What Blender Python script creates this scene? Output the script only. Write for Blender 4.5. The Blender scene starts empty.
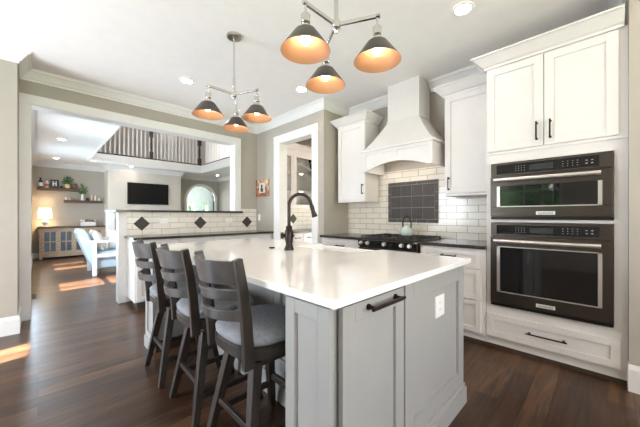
import bpy, bmesh, math, random
from mathutils import Vector, Matrix
PI = math.pi
C = bpy.context.scene.collection
SC = bpy.context.scene
random.seed(7)

# ------------------------------------------------------------------ camera
H = 1.19
cam_d = bpy.data.cameras.new('camera'); cam = bpy.data.objects.new('camera', cam_d); C.objects.link(cam)
cam_d.sensor_fit = 'HORIZONTAL'; cam_d.sensor_width = 36; cam_d.lens = 284.44 / 640 * 36
cam_d.shift_y = 2.2 / 640; cam_d.clip_start = 0.02; cam_d.clip_end = 200
cam.location = (0, 0, H)
cam.rotation_euler = (PI / 2, 0, math.atan2(287, 284.4) - PI / 2)
SC.camera = cam

# ------------------------------------------------------------------ world, sun, window and fill light, exposure
SC.view_settings.view_transform = 'Standard'; SC.view_settings.look = 'None'
SC.view_settings.gamma = 1; SC.view_settings.use_curve_mapping = False
SC.view_settings.exposure = 0.80
w = bpy.data.worlds.new('world'); SC.world = w; w.use_nodes = True
nt = w.node_tree; bg = nt.nodes['Background']
sky = nt.nodes.new('ShaderNodeTexSky'); sky.sky_type = 'NISHITA'; sky.sun_disc = False
sky.sun_elevation = math.radians(40); sky.sun_rotation = math.radians(-100)
nt.links.new(sky.outputs['Color'], bg.inputs['Color']); bg.inputs['Strength'].default_value = 0.5
SC.cycles.max_bounces = 8; SC.cycles.diffuse_bounces = 5; SC.cycles.glossy_bounces = 4
SC.cycles.sample_clamp_indirect = 6.0

sd = bpy.data.lights.new('sun', 'SUN'); sd.energy = 58; sd.angle = math.radians(0.6); sd.color = (1, .97, .93)
so = bpy.data.objects.new('sun', sd); C.objects.link(so)
so.rotation_euler = Vector((.8, .16, -.68)).to_track_quat('-Z', 'Y').to_euler(); so.location = (-6, 0, 6)

def area(name, loc, d, sx, sy, power, col):
    l = bpy.data.lights.new(name, 'AREA'); l.shape = 'RECTANGLE'; l.size = sx; l.size_y = sy; l.energy = power; l.color = col
    o = bpy.data.objects.new(name, l); C.objects.link(o); o.location = loc
    o.rotation_euler = Vector(d).to_track_quat('-Z', 'Y').to_euler(); return o
DAY = (.80, .88, 1.0)
area('window_and_fill_light', (-2.42, 3.2, 1.15), (1, -.2, .10), 1.5, 1.9, 112, DAY)      # garden door, kitchen left
area('window_and_fill_light', (-.9, -2.42, 1.5), (0, 1, .35), 2.2, 1.4, 38, (1, .93, .87))       # added fill light at an unseen window behind the camera
area('window_and_fill_light', (1.6, -2.42, 1.5), (0, 1, .35), 1.6, 1.4, 32, (1, .93, .87))  # second added fill light behind the camera
area('window_and_fill_light', (-.05, 6.3, 1.2), (1, -.1, 0), .75, 1.7, 40, (.68, .84, 1))
area('window_and_fill_light', (-.05, 8.9, 1.2), (1, 0, .05), 1.1, 1.7, 40, (.68, .84, 1))          # great-room windows
area('window_and_fill_light', (5.15, 6.3, 4.0), (-1, 0, -.1), 2.0, 1.5, 75, (1, .96, .93))  # unseen upper window light, added to brighten the two-storey room
area('window_and_fill_light', (4.0, 14.4, 1.7), (.3, -1, 0), 1.6, 1.4, 95, (.94, 1, 1.0))
area('window_and_fill_light', (4.3, 3.03, .95), (0, 1, .35), 1.0, .75, 13, (1, .95, .88))  # unseen pantry window light, added to brighten the cabinet  # room through the arch

# ------------------------------------------------------------------ materials
def N(t, k): return t.nodes.new(k)
def mat(name, col, rough=.5, metal=0, var=.06, scale=8, bump=0, bscale=40, emit=0, ecol=None, coat=0, trans=0, stretch=None, spec=None):
    m = bpy.data.materials.new(name); m.use_nodes = True; t = m.node_tree; b = t.nodes['Principled BSDF']
    b.inputs['Roughness'].default_value = rough; b.inputs['Metallic'].default_value = metal
    if spec is not None: b.inputs['Specular IOR Level'].default_value = spec
    if coat: b.inputs['Coat Weight'].default_value = coat; b.inputs['Coat Roughness'].default_value = .08
    if trans: b.inputs['Transmission Weight'].default_value = trans
    if emit:
        b.inputs['Emission Color'].default_value = (*(ecol or col), 1); b.inputs['Emission Strength'].default_value = emit
    tc = N(t, 'ShaderNodeTexCoord'); mp = N(t, 'ShaderNodeMapping')
    if stretch: mp.inputs['Scale'].default_value = stretch
    t.links.new(tc.outputs['Object'], mp.inputs['Vector'])
    n = N(t, 'ShaderNodeTexNoise'); n.inputs['Scale'].default_value = scale; n.inputs['Detail'].default_value = 4
    t.links.new(mp.outputs['Vector'], n.inputs['Vector'])
    r = N(t, 'ShaderNodeValToRGB')
    r.color_ramp.elements[0].position = .3; r.color_ramp.elements[1].position = .7
    r.color_ramp.elements[0].color = (*[max(0, c * (1 - var)) for c in col], 1)
    r.color_ramp.elements[1].color = (*[min(1, c * (1 + var)) for c in col], 1)
    t.links.new(n.outputs['Fac'], r.inputs['Fac']); t.links.new(r.outputs['Color'], b.inputs['Base Color'])
    if bump:
        n2 = N(t, 'ShaderNodeTexNoise'); n2.inputs['Scale'].default_value = bscale; n2.inputs['Detail'].default_value = 3
        t.links.new(mp.outputs['Vector'], n2.inputs['Vector'])
        bp = N(t, 'ShaderNodeBump'); bp.inputs['Strength'].default_value = bump; bp.inputs['Distance'].default_value = .01
        t.links.new(n2.outputs['Fac'], bp.inputs['Height']); t.links.new(bp.outputs['Normal'], b.inputs['Normal'])
    return m

def brick_mat(name, axes, bw, bh, c1, c2, mortar, msize, rough, offset=.5, origin=(0, 0), grain=None, bump=.3, coat=0):
    m = bpy.data.materials.new(name); m.use_nodes = True; t = m.node_tree; b = t.nodes['Principled BSDF']
    b.inputs['Roughness'].default_value = rough
    if coat: b.inputs['Coat Weight'].default_value = coat; b.inputs['Coat Roughness'].default_value = .15
    g = N(t, 'ShaderNodeNewGeometry'); s = N(t, 'ShaderNodeSeparateXYZ'); cb = N(t, 'ShaderNodeCombineXYZ')
    t.links.new(g.outputs['Position'], s.inputs[0])
    for k, a in enumerate(axes):
        ad = N(t, 'ShaderNodeMath'); ad.operation = 'ADD'; ad.inputs[1].default_value = origin[k]
        t.links.new(s.outputs['XYZ'.index(a)], ad.inputs[0]); t.links.new(ad.outputs[0], cb.inputs[k])
    br = N(t, 'ShaderNodeTexBrick'); br.offset = offset; br.inputs['Scale'].default_value = 1
    br.inputs['Brick Width'].default_value = bw; br.inputs['Row Height'].default_value = bh
    br.inputs['Mortar Size'].default_value = msize; br.inputs['Mortar Smooth'].default_value = .2
    br.inputs['Color1'].default_value = (*c1, 1); br.inputs['Color2'].default_value = (*c2, 1); br.inputs['Mortar'].default_value = (*mortar, 1)
    t.links.new(cb.outputs[0], br.inputs['Vector'])
    out = br.outputs['Color']
    if grain:
        mp = N(t, 'ShaderNodeMapping'); mp.inputs['Scale'].default_value = grain
        t.links.new(cb.outputs[0], mp.inputs['Vector'])
        n = N(t, 'ShaderNodeTexNoise'); n.inputs['Scale'].default_value = 1; n.inputs['Detail'].default_value = 6; n.inputs['Distortion'].default_value = 1.2
        t.links.new(mp.outputs[0], n.inputs['Vector'])
        r = N(t, 'ShaderNodeValToRGB'); r.color_ramp.elements[0].position = .32; r.color_ramp.elements[1].position = .72
        r.color_ramp.elements[0].color = (.42, .42, .42, 1); r.color_ramp.elements[1].color = (1.55, 1.5, 1.42, 1)
        t.links.new(n.outputs['Fac'], r.inputs['Fac'])
        mx = N(t, 'ShaderNodeMix'); mx.data_type = 'RGBA'; mx.blend_type = 'MULTIPLY'; mx.inputs[0].default_value = 1
        t.links.new(out, mx.inputs[6]); t.links.new(r.outputs['Color'], mx.inputs[7]); out = mx.outputs[2]
    t.links.new(out, b.inputs['Base Color'])
    bp = N(t, 'ShaderNodeBump'); bp.inputs['Strength'].default_value = bump; bp.inputs['Distance'].default_value = .004; bp.invert = True
    t.links.new(br.outputs['Fac'], bp.inputs['Height']); t.links.new(bp.outputs['Normal'], b.inputs['Normal'])
    return m

M = dict(
    wall=mat('greige_paint', (.43, .392, .338), .7, var=.02),
    white=mat('white_trim_paint', (.80, .785, .765), .4, var=.015),
    cab=mat('white_cabinet_paint', (.755, .722, .697), .35, var=.015),
    ceil=mat('ceiling_paint', (.89, .858, .84), .8, var=.015),
    grey=mat('grey_island_paint', (.35, .345, .33), .42, var=.02),
    quartz=mat('white_quartz', (.92, .905, .89), .12, var=.02, scale=14, coat=.3),
    granite=mat('dark_granite', (.035, .028, .024), .18, var=.5, scale=90),
    floor=brick_mat('dark_oak_planks', 'XY', 1.3, .125, (.040, .0165, .0075), (.112, .054, .026), (.010, .005, .003), .002, .34, .37, grain=(2.2, 24, 1), bump=.25, coat=.06),
    tile=brick_mat('subway_tile_range', 'YZ', .235, .079, (.80, .74, .65), (.74, .68, .59), (.38, .33, .27), .0035, .16, .5, (.05, -.914), bump=.6),
    tile2=brick_mat('subway_tile_halfwall', 'XZ', .245, .085, (.82, .77, .70), (.77, .72, .65), (.42, .37, .31), .0035, .16, .5, (.05, -.914), bump=.6),
    mosaic=mat('dark_slate_tile', (.042, .032, .025), .5, var=.4, scale=40, bump=.3),
    mosaicb=mat('slate_border_tile', (.065, .052, .042), .5, var=.35, scale=60),
    grout=mat('grout', (.34, .31, .28), .8),
    stoolw=mat('dark_stained_wood', (.030, .022, .017), .38, var=.4, scale=6, stretch=(6, 6, 1), bump=.08),
    railw=mat('dark_stained_bent_wood', (.085, .080, .078), .28, var=.35, scale=8, bump=.05),
    fabric=mat('grey_upholstery', (.27, .275, .30), .9, var=.15, scale=60, bump=.25, bscale=350),
    steel=mat('black_stainless', (.105, .088, .078), .30, metal=.9, var=.08, scale=3, stretch=(1, 1, 30)),
    bright=mat('brushed_steel', (.78, .73, .69), .32, metal=.85, var=.05),
    chrome=mat('polished_nickel', (.72, .70, .67), .16, metal=1, var=.03),
    nickel=mat('satin_nickel', (.46, .43, .39), .3, metal=1, var=.04),
    glass=mat('black_oven_glass', (.008, .008, .009), .03, var=.1, coat=.5),
    panel=mat('black_control_glass', (.012, .012, .013), .08, var=.1),
    key=mat('printed_white_legend', (.38, .38, .38), .5),
    screen=mat('grey_display', (.035, .042, .045), .15),
    badge=mat('badge_plate', (.78, .77, .75), .3, metal=.3),
    badget=mat('badge_letters', (.04, .04, .04), .5),
    black=mat('black_iron', (.018, .016, .015), .38, metal=.4, var=.2),
    bronze=mat('oil_rubbed_bronze', (.030, .022, .018), .3, metal=.7, var=.2),
    shadeo=mat('dark_bronze_shade', (.13, .115, .105), .30, metal=.9, var=.1),
    shadei=mat('copper_shade_lining', (.54, .30, .165), .45, metal=.5, var=.05),
    bulb=mat('lit_bulb', (1, .9, .75), .5, emit=25, ecol=(1, .84, .65)),
    candim=mat('lit_downlight_soft', (1, .95, .85), .5, emit=45, ecol=(1, .88, .74)),
    puck=mat('cabinet_fill_glow', (1, .95, .88), .5, emit=16, ecol=(1, .92, .82)),
    can=mat('lit_downlight', (1, .95, .85), .5, emit=56, ecol=(1, .87, .76)),
    plate=mat('outlet_plastic', (.84, .83, .81), .35, var=.01),
    slot=mat('outlet_slots', (.25, .25, .25), .5),
    toe=mat('toe_kick_paint', (.06, .04, .03), .6),
    rustic=mat('weathered_wood', (.33, .21, .13), .6, var=.4, scale=5, stretch=(8, 8, 1), bump=.2),
    rustic2=mat('weathered_wood_pale', (.50, .37, .26), .65, var=.35, scale=6, stretch=(1, 1, 8), bump=.2),
    shelfw=mat('dark_walnut', (.10, .055, .032), .5, var=.35, scale=5, stretch=(1, 8, 8)),
    pane=mat('cabinet_glass', (.10, .13, .16), .06, var=.3, scale=4),
    lshade=mat('linen_lampshade', (.9, .82, .68), .8, emit=2.6, ecol=(1, .80, .52)),
    ceramic=mat('white_ceramic', (.84, .83, .80), .2, var=.02),
    cream=mat('cream_pottery', (.78, .62, .36), .45, var=.15),
    leaf=mat('green_leaves', (.05, .12, .04), .5, var=.5, scale=15),
    leafy=mat('outdoor_leaves', (.13, .26, .09), .5, var=.5, scale=6),
    leaf2=mat('grey_green_leaves', (.10, .17, .10), .5, var=.4, scale=15),
    bark=mat('tree_bark', (.12, .08, .05), .9, var=.3),
    chairblue=mat('pale_blue_slipcover', (.44, .54, .63), .85, var=.05, bump=.1, bscale=120),
    pillow=mat('white_striped_pillow', (.82, .82, .80), .85, var=.04),
    stripe=mat('pillow_stripe', (.45, .52, .60), .85),
    tv=mat('tv_screen', (.006, .006, .007), .06),
    tvb=mat('tv_bezel', (.02, .02, .02), .35),
    red=mat('red_label', (.55, .10, .07), .5), darkg=mat('dark_bottle_glass', (.05, .03, .04), .1),
    pinkw=mat('upper_hall_paint', (.58, .53, .50), .7, var=.02),
    teal=mat('teal_curtain', (.30, .46, .48), .8, var=.15, scale=4), cyanw=mat('pale_aqua_paint', (.80, .85, .86), .7),
    grass=mat('lawn', (.08, .16, .04), .9, var=.4, scale=3),
    kettle=mat('sage_enamel', (.52, .60, .55), .18, var=.05, coat=.4),
    photo=mat('photo_print', (.75, .74, .73), .4), photod=mat('photo_dark_figure', (.06, .06, .07), .4),
    newel=mat('dark_newel_wood', (.045, .035, .03), .4, var=.2),
    vent=mat('floor_vent_metal', (.10, .075, .055), .5, metal=.3),
)
# clear glass for cabinet doors and windows
def clear_glass(name, tint=(1, 1, 1)):
    m = bpy.data.materials.new(name); m.use_nodes = True; t = m.node_tree; t.nodes.clear()
    o = N(t, 'ShaderNodeOutputMaterial'); mx = N(t, 'ShaderNodeMixShader'); tr = N(t, 'ShaderNodeBsdfTransparent'); gl = N(t, 'ShaderNodeBsdfGlossy')
    fr = N(t, 'ShaderNodeFresnel'); fr.inputs['IOR'].default_value = 1.45
    tr.inputs['Color'].default_value = (*tint, 1); gl.inputs['Roughness'].default_value = .02
    t.links.new(fr.outputs[0], mx.inputs[0]); t.links.new(tr.outputs[0], mx.inputs[1]); t.links.new(gl.outputs[0], mx.inputs[2]); t.links.new(mx.outputs[0], o.inputs[0])
    return m
M['clear'] = clear_glass('clear_glass', (.93, .95, .94))

# ------------------------------------------------------------------ mesh builder
class MB:
    def __init__(s): s.v = []; s.f = []; s.m = []
    def add(s, vs, fs, m=0):
        o = len(s.v); s.v += [tuple(p) for p in vs]; s.f += [tuple(i + o for i in f) for f in fs]; s.m += [m] * len(fs); return s
    def box(s, x0, x1, y0, y1, z0, z1, m=0):
        return s.add([(x0,y0,z0),(x1,y0,z0),(x1,y1,z0),(x0,y1,z0),(x0,y0,z1),(x1,y0,z1),(x1,y1,z1),(x0,y1,z1)],
                     [(0,3,2,1),(4,5,6,7),(0,1,5,4),(1,2,6,5),(2,3,7,6),(3,0,4,7)], m)
    def loft(s, rings, m=0, cap=True, closed=True):
        n = len(rings[0]); vs = [p for r in rings for p in r]; fs = []
        for a in range(len(rings) - 1):
            for i in range(n if closed else n - 1):
                j = (i + 1) % n; fs.append((a*n+i, a*n+j, (a+1)*n+j, (a+1)*n+i))
        if cap: fs.append(tuple(reversed(range(n)))); fs.append(tuple((len(rings)-1)*n + i for i in range(n)))
        return s.add(vs, fs, m)
    def lathe(s, prof, c=(0,0,0), seg=24, m=0, cap=True):
        return s.loft([[(c[0]+r*math.cos(2*PI*i/seg), c[1]+r*math.sin(2*PI*i/seg), c[2]+z) for i in range(seg)] for r, z in prof], m, cap)
    def prism(s, poly, axis, a, b, m=0):
        def P(p, t): return {'x': (t, p[0], p[1]), 'y': (p[0], t, p[1]), 'z': (p[0], p[1], t)}[axis]
        return s.loft([[P(p, a) for p in poly], [P(p, b) for p in poly]], m)
    def tube(s, path, r, seg=10, m=0):
        path = [Vector(p) for p in path]; rr = r if isinstance(r, (list, tuple)) else [r] * len(path)
        T = [(path[min(i+1, len(path)-1)] - path[max(i-1, 0)]).normalized() for i in range(len(path))]
        up = Vector((0,0,1)) if abs(T[0].z) < .9 else Vector((1,0,0)); n = T[0].cross(up).normalized(); R = []
        for i, p in enumerate(path):
            n = (n - T[i]*n.dot(T[i])).normalized(); b = T[i].cross(n)
            R.append([p + rr[i]*(n*math.cos(2*PI*k/seg) + b*math.sin(2*PI*k/seg)) for k in range(seg)])
        return s.loft(R, m)
    def bar(s, path, wx, wy, side, m=0):       # rectangular section swept along a path; side = the width direction
        path = [Vector(p) for p in path]; side = Vector(side); R = []
        for i, p in enumerate(path):
            t = (path[min(i+1, len(path)-1)] - path[max(i-1, 0)]).normalized()
            u = (side - t*side.dot(t)).normalized(); v = t.cross(u)
            a = wx[i]/2 if isinstance(wx, (list, tuple)) else wx/2; b = wy[i]/2 if isinstance(wy, (list, tuple)) else wy/2
            R.append([p+u*a+v*b, p-u*a+v*b, p-u*a-v*b, p+u*a-v*b])
        return s.loft(R, m)
    def ico(s, c, r, sub=1, m=0, jit=0, sc=(1,1,1)):
        bm = bmesh.new(); bmesh.ops.create_icosphere(bm, subdivisions=sub, radius=r)
        vs = [(c[0]+v.co.x*sc[0]*(1+random.uniform(-jit, jit)), c[1]+v.co.y*sc[1]*(1+random.uniform(-jit, jit)), c[2]+v.co.z*sc[2]*(1+random.uniform(-jit, jit))) for v in bm.verts]
        bm.verts.index_update(); fs = [tuple(v.index for v in f.verts) for f in bm.faces]; bm.free(); return s.add(vs, fs, m)
    def mesh(s, name, mats, off=(0,0,0), smooth=0):
        me = bpy.data.meshes.new(name)
        me.from_pydata([(p[0]-off[0], p[1]-off[1], p[2]-off[2]) for p in s.v], [], s.f)
        for mm in (mats if isinstance(mats, (list, tuple)) else [mats]): me.materials.append(mm)
        for p, i in zip(me.polygons, s.m): p.material_index = i
        bm = bmesh.new(); bm.from_mesh(me); bmesh.ops.recalc_face_normals(bm, faces=bm.faces)
        if smooth:
            for f in bm.faces: f.smooth = True
            for e in bm.edges:
                if len(e.link_faces) == 2 and e.calc_face_angle(0) > math.radians(smooth): e.smooth = False
        bm.to_mesh(me); bm.free(); return me
    def build(s, name, mats, parent=None, bevel=0, smooth=0, local=False, label=None):
        off = (0,0,0)
        if parent is not None and not local:
            r = parent
            while r.parent: r = r.parent
            off = r.location
        elif parent is None and not local:
            xs = [p[0] for p in s.v]; ys = [p[1] for p in s.v]; zs = [p[2] for p in s.v]
            off = ((min(xs)+max(xs))/2, (min(ys)+max(ys))/2, min(zs))
        o = bpy.data.objects.new(name, s.mesh(name, mats, off, smooth)); C.objects.link(o)
        if parent is not None: o.parent = parent
        elif not local: o.location = off
        if bevel:
            b = o.modifiers.new('bevel', 'BEVEL'); b.width = bevel; b.segments = 2; b.limit_method = 'ANGLE'; b.angle_limit = math.radians(40)
        if label: o['label'] = label
        return o

def thing(name, label, cat, loc, rz=0, group=None):
    o = bpy.data.objects.new(name, None); C.objects.link(o); o.location = loc; o.rotation_euler = (0, 0, rz)
    o.empty_display_size = .1; o['label'] = label; o['category'] = cat
    if group: o['group'] = group
    return o
def tag(o, label, cat, group=None):
    o['label'] = label; o['category'] = cat
    if group: o['group'] = group
    return o
def struct(o): o['kind'] = 'structure'; return o
def S(name, mb, m, **k): return struct(mb.build(name, m, **k))
def dup(root, loc, rz, label):
    r = root.copy(); C.objects.link(r); r.location = loc; r.rotation_euler = (0, 0, rz); r['label'] = label
    for ch in list(root.children):
        c = ch.copy(); C.objects.link(c); c.parent = r
        for g in list(ch.children):
            d = g.copy(); C.objects.link(d); d.parent = c
    return r
def bx(*a): return MB().box(*a)
def sweep(path, prof, m=None):                 # moulding along a path, profile (offset to the right, z)
    mb = MB(); pts = [Vector(p) for p in path]; R = []
    for i, p in enumerate(pts):
        n = []
        if i > 0: d = (pts[i]-pts[i-1]).normalized(); n.append(Vector((d.y, -d.x)))
        if i < len(pts)-1: d = (pts[i+1]-pts[i]).normalized(); n.append(Vector((d.y, -d.x)))
        if len(n) == 2: q = (n[0]+n[1]); q = q / (1 + n[0].dot(n[1]))
        else: q = n[0]
        R.append([(p.x+q.x*o, p.y+q.y*o, z) for o, z in prof])
    return mb.loft(R)
def mapf(face, a, z, d, pos):                  # a along the wall, z up, d outwards from the face
    return {'-x': (pos-d, a, z), '+x': (pos+d, a, z), '-y': (a, pos-d, z), '+y': (a, pos+d, z)}[face]
def fbox(mb, face, a0, a1, z0, z1, pos, d0, d1, m=0):
    p = mapf(face, a0, z0, d0, pos); q = mapf(face, a1, z1, d1, pos)
    return mb.box(min(p[0],q[0]), max(p[0],q[0]), min(p[1],q[1]), max(p[1],q[1]), min(p[2],q[2]), max(p[2],q[2]), m)
def shaker(face, a0, a1, z0, z1, pos, th=.02, rail=.06, rec=.009, top=None, mb=None):
    mb = mb or MB(); top = top or rail           # pos = plane of the front; body goes inwards
    fbox(mb, face, a0+rail, a1-rail, z0+rail, z1-top, pos, -th, -rec)
    fbox(mb, face, a0, a0+rail, z0, z1, pos, -th, 0); fbox(mb, face, a1-rail, a1, z0, z1, pos, -th, 0)
    fbox(mb, face, a0+rail, a1-rail, z0, z0+rail, pos, -th, 0); fbox(mb, face, a0+rail, a1-rail, z1-top, z1, pos, -th, 0)
    return mb
def pull(face, a, z, L, pos, vert=False, r=.005, out=.032):
    mb = MB()
    for s_ in (-1, 1):
        aa, zz = (a, z+s_*L*.42) if vert else (a+s_*L*.42, z)
        mb.tube([mapf(face, aa, zz, -.001, pos), mapf(face, aa, zz, out, pos)], r*1.1, 8)
        mb.tube([mapf(face, aa, zz, -.001, pos), mapf(face, aa, zz, .006, pos)], r*2, 10)
    if vert: mb.tube([mapf(face, a, z-L/2, out, pos), mapf(face, a, z+L/2, out, pos)], r*1.25, 8)
    else: mb.tube([mapf(face, a-L/2, z, out, pos), mapf(face, a+L/2, z, out, pos)], r*1.25, 8)
    return mb
def text(s, size, origin, face, name, parent, m, depth=.001):
    cu = bpy.data.curves.new('letters', 'FONT'); cu.body = s; cu.size = size; cu.align_x = 'CENTER'; cu.align_y = 'CENTER'; cu.extrude = depth
    t = bpy.data.objects.new('letters', cu); me = bpy.data.meshes.new_from_object(t)
    bpy.data.objects.remove(t); me.name = name
    X, Y = {'-x': (Vector((0,-1,0)), Vector((0,0,1))), '-y': (Vector((1,0,0)), Vector((0,0,1)))}[face]
    mt = Matrix((X, Y, X.cross(Y))).transposed().to_4x4(); mt.translation = Vector(origin)
    r = parent
    while r.parent: r = r.parent
    mt = Matrix.Translation(-r.location) @ mt
    me.transform(mt); me.materials.clear(); me.materials.append(m)
    o = bpy.data.objects.new(name, me); C.objects.link(o); o.parent = parent; return o

# ================================================================== STRUCTURE
def holed(axis, pos0, pos1, a0, a1, z0, z1, holes, mb=None):
    mb = mb or MB(); cuts = sorted(set([a0, a1] + [h[0] for h in holes] + [h[1] for h in holes]))
    for c0, c1 in zip(cuts, cuts[1:]):
        hs = sorted([(h[2], h[3]) for h in holes if h[0] <= c0+1e-6 and h[1] >= c1-1e-6]); z = z0
        for h0, h1 in hs + [(z1, z1)]:
            if h0 > z+1e-6:
                if axis == 'x': mb.box(pos0, pos1, c0, c1, z, h0)
                else: mb.box(c0, c1, pos0, pos1, z, h0)
            z = max(z, h1)
    return mb
CZ = 2.85
S('floor', bx(-2.6, 7.4, -2.7, 14.8, -.12, 0), M['floor'])
S('ceiling', bx(-2.6, 5.3, -2.7, 4.81, CZ, CZ+.12), M['ceil'])
# kitchen walls
S('wall_stub', bx(-2.6, -.15, 4.2, 4.81, 0, CZ), M['wall'])
mb = bx(-.15, -.07, 4.66, 4.81, 0, CZ).box(-.07, 2.49, 4.66, 4.81, 2.47, CZ).box(2.49, 5.3, 4.66, 4.81, 0, CZ)
S('wall_opening', mb, M['wall'])
mb = bx(2.944, 3.07, 2.893, 3.12, 0, CZ).box(2.944, 3.07, 3.945, 4.66, 0, CZ).box(2.944, 3.07, 3.12, 3.945, 2.437, CZ)
S('wall_doorway', mb, M['wall'])
S('wall_return', holed('y', 2.893, 3.0, 3.07, 5.3, 0, CZ, [(3.75, 4.85, .5, 1.35)]), M['wall'])
S('wall_range', bx(3.5, 3.62, -.105, 2.893, 0, CZ), M['wall'])
S('wall_right', bx(2.86, 3.62, -2.6, -.105, 0, CZ), M['wall'])
S('wall_pantry', bx(3.07, 5.2, 4.43, 4.66, 0, CZ).box(5.2, 5.3, 3.0, 4.66, 0, CZ), M['wall'])
# kitchen left wall with garden door and window; back wall with two added fill windows
S('wall_left', holed('x', -2.55, -2.45, -2.6, 4.2, 0, CZ, [(2.35, 4.0, .06, 2.15), (.7, 2.1, 1.0, 2.2)]), M['wall'])
S('wall_back', holed('y', -2.6, -2.5, -2.6, 2.86, 0, CZ, [(-2.0, .3, .75, 2.2), (.75, 2.5, .75, 2.2)]), M['wall'])
def window(n, axis, pos, a0, a1, z0, z1, nv, nh, skip=()):
    f = MB(); face = axis
    for k in range(nv+1):
        a = a0 + (a1-a0)*k/nv; wd = .045 if k in (0, nv) else .014
        fbox(f, face, max(a0, a-wd), min(a1, a+wd), z0, z1, pos, -.03, .03)
    for k in range(nh+1):
        z = z0 + (z1-z0)*k/nh; wd = .045 if k in (0, nh) else .014
        fbox(f, face, a0, a1, max(z0, z-wd), min(z1, z+wd), pos, -.029, .029)
    o = S('window_%d' % n, f, M['white'])
    fbox(MB(), face, a0, a1, z0, z1, pos, -.003, .003).build('pane', M['clear'], o)
    return o
window(1, '+x', -2.5, .7, 2.1, 1.0, 2.2, 4, 3)
window(2, '+y', -2.55, -2.0, .3, .75, 2.2, 3, 1)  # unseen window behind the camera, added for fill
window(3, '+y', -2.55, .75, 2.5, .75, 2.2, 2, 1)  # its neighbour in the back wall, likewise added for fill
window(20, '+y', 2.95, 3.75, 4.85, .5, 1.35, 2, 1)  # unseen low pantry window, added to light the cabinet doors
# garden door: unseen, solid but for gaps shaped to throw the sun patches
d = MB()
for a0, a1 in ((2.35, 2.50), (2.535, 2.98), (3.32, 4.0)): fbox(d, '+x', a0, a1, .06, 2.15, -2.5, -.02, .02)
fbox(d, '+x', 2.35, 4.0, .06, .3, -2.5, -.019, .019); fbox(d, '+x', 2.35, 4.0, 2.09, 2.15, -2.5, -.019, .019)
S('door_1', d, M['white'])

# great room
LX = -.12; RX = 5.24; BY = 11.2; FZ = 2.70
S('wall_great_left', holed('x', LX-.12, LX, 4.81, BY, 0, 5.5, [(5.9, 6.7, .3, 2.1), (8.3, 8.75, .3, 2.1), (9.1, 9.5, .3, 2.1)]), M['wall'])
n = 4
for a0, a1 in ((5.9, 6.7), (8.3, 8.75), (9.1, 9.5)):
    window(n, '+x', LX-.06, a0, a1, .3, 2.1, 2, 3); n += 1
# back wall with arched opening
AX, AR, AZ = 4.545, .545, 1.80
outl = [(LX-.12, 0), (AX-AR, 0), (AX-AR, AZ)] + [(AX-AR*math.cos(PI*i/24), AZ+AR*math.sin(PI*i/24)) for i in range(1, 24)] + [(AX+AR, AZ), (AX+AR, 0), (RX+.12, 0), (RX+.12, FZ), (LX-.12, FZ)]
S('wall_great_back', MB().prism(outl, 'y', BY, BY+.15), M['wall'])
S('wall_upper_back', bx(LX-.12, RX+.12, BY, BY+.15, FZ, 5.5), M['pinkw'])
S('wall_great_right', holed('x', RX, RX+.12, 4.81, BY, 0, 5.5, [(5.2, 7.4, 3.2, 4.8)]), M['wall'])
window(n, '-x', RX+.06, 5.2, 7.4, 3.2, 4.8, 5, 3); n += 1  # unseen upper window, added to let light into the two-storey room
S('wall_upper_front', bx(LX-.12, RX+.12, 4.66, 4.81, CZ+.12, 5.5), M['pinkw'])
S('wall_upper_left', bx(.86, .98, 4.81, BY, FZ+.24, 5.5), M['pinkw'])
S('ceiling_low', bx(LX, .98, 4.81, BY, FZ, FZ+.24).box(.98, 4.08, 10.0, BY, FZ, FZ+.24).box(4.08, RX, 4.81, BY, FZ, FZ+.24), M['white'])
S('ceiling_upper', bx(LX-.12, RX+.12, 4.66, BY+.15, 5.5, 5.6), M['ceil'])
S('door_2', bx(3.05, 3.62, BY-.03, BY, FZ+.24, FZ+2.2), M['white'])
# arch casing
arc = lambda r: [(AX-r*math.cos(PI*i/24), AZ+r*math.sin(PI*i/24)) for i in range(25)]
o_ = arc(AR+.09); i_ = arc(AR); mb = MB()
ring = [(AX-AR-.09, 0)] + o_ + [(AX+AR+.09, 0)]; rin = [(AX-AR, 0)] + i_ + [(AX+AR, 0)]
mb.loft([[(p[0], BY-.025, p[1]), (q[0], BY-.025, q[1]), (q[0], BY+.15, q[1]), (p[0], BY, p[1])] for p, q in zip(ring, rin)])
S('trim_1', mb, M['white'])
# room beyond the arch
S('wall_sunroom', holed('y', 14.6, 14.72, 2.6, 7.3, 0, 2.7, [(5.28, 5.66, .75, 1.88), (5.98, 6.33, .75, 1.88)]).box(2.5, 2.6, BY+.15, 14.72, 0, 2.7).box(7.2, 7.3, BY+.15, 14.72, 0, 2.7), M['cyanw'])
S('ceiling_sunroom', bx(2.5, 7.3, BY+.15, 14.72, 2.7, 2.8), M['ceil'])
window(n, '-y', 14.66, 5.28, 5.66, .75, 1.88, 2, 2); n += 1
window(n, '-y', 14.66, 5.98, 6.33, .75, 1.88, 2, 2); n += 1
# fireplace breast with the television wall
S('wall_breast', bx(1.48, 3.55, 10.5, BY, 0, FZ), mat('breast_paint', (.66, .61, .54), .7, var=.02))
S('trim_2', bx(1.38, 3.6, 10.26, 10.5, 1.30, 1.365).box(1.42, 1.62, 10.3, 10.5, 0, 1.30).box(3.38, 3.58, 10.3, 10.5, 0, 1.30).box(1.62, 3.38, 10.32, 10.5, 1.1, 1.30), M['white'], bevel=.006)
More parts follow.
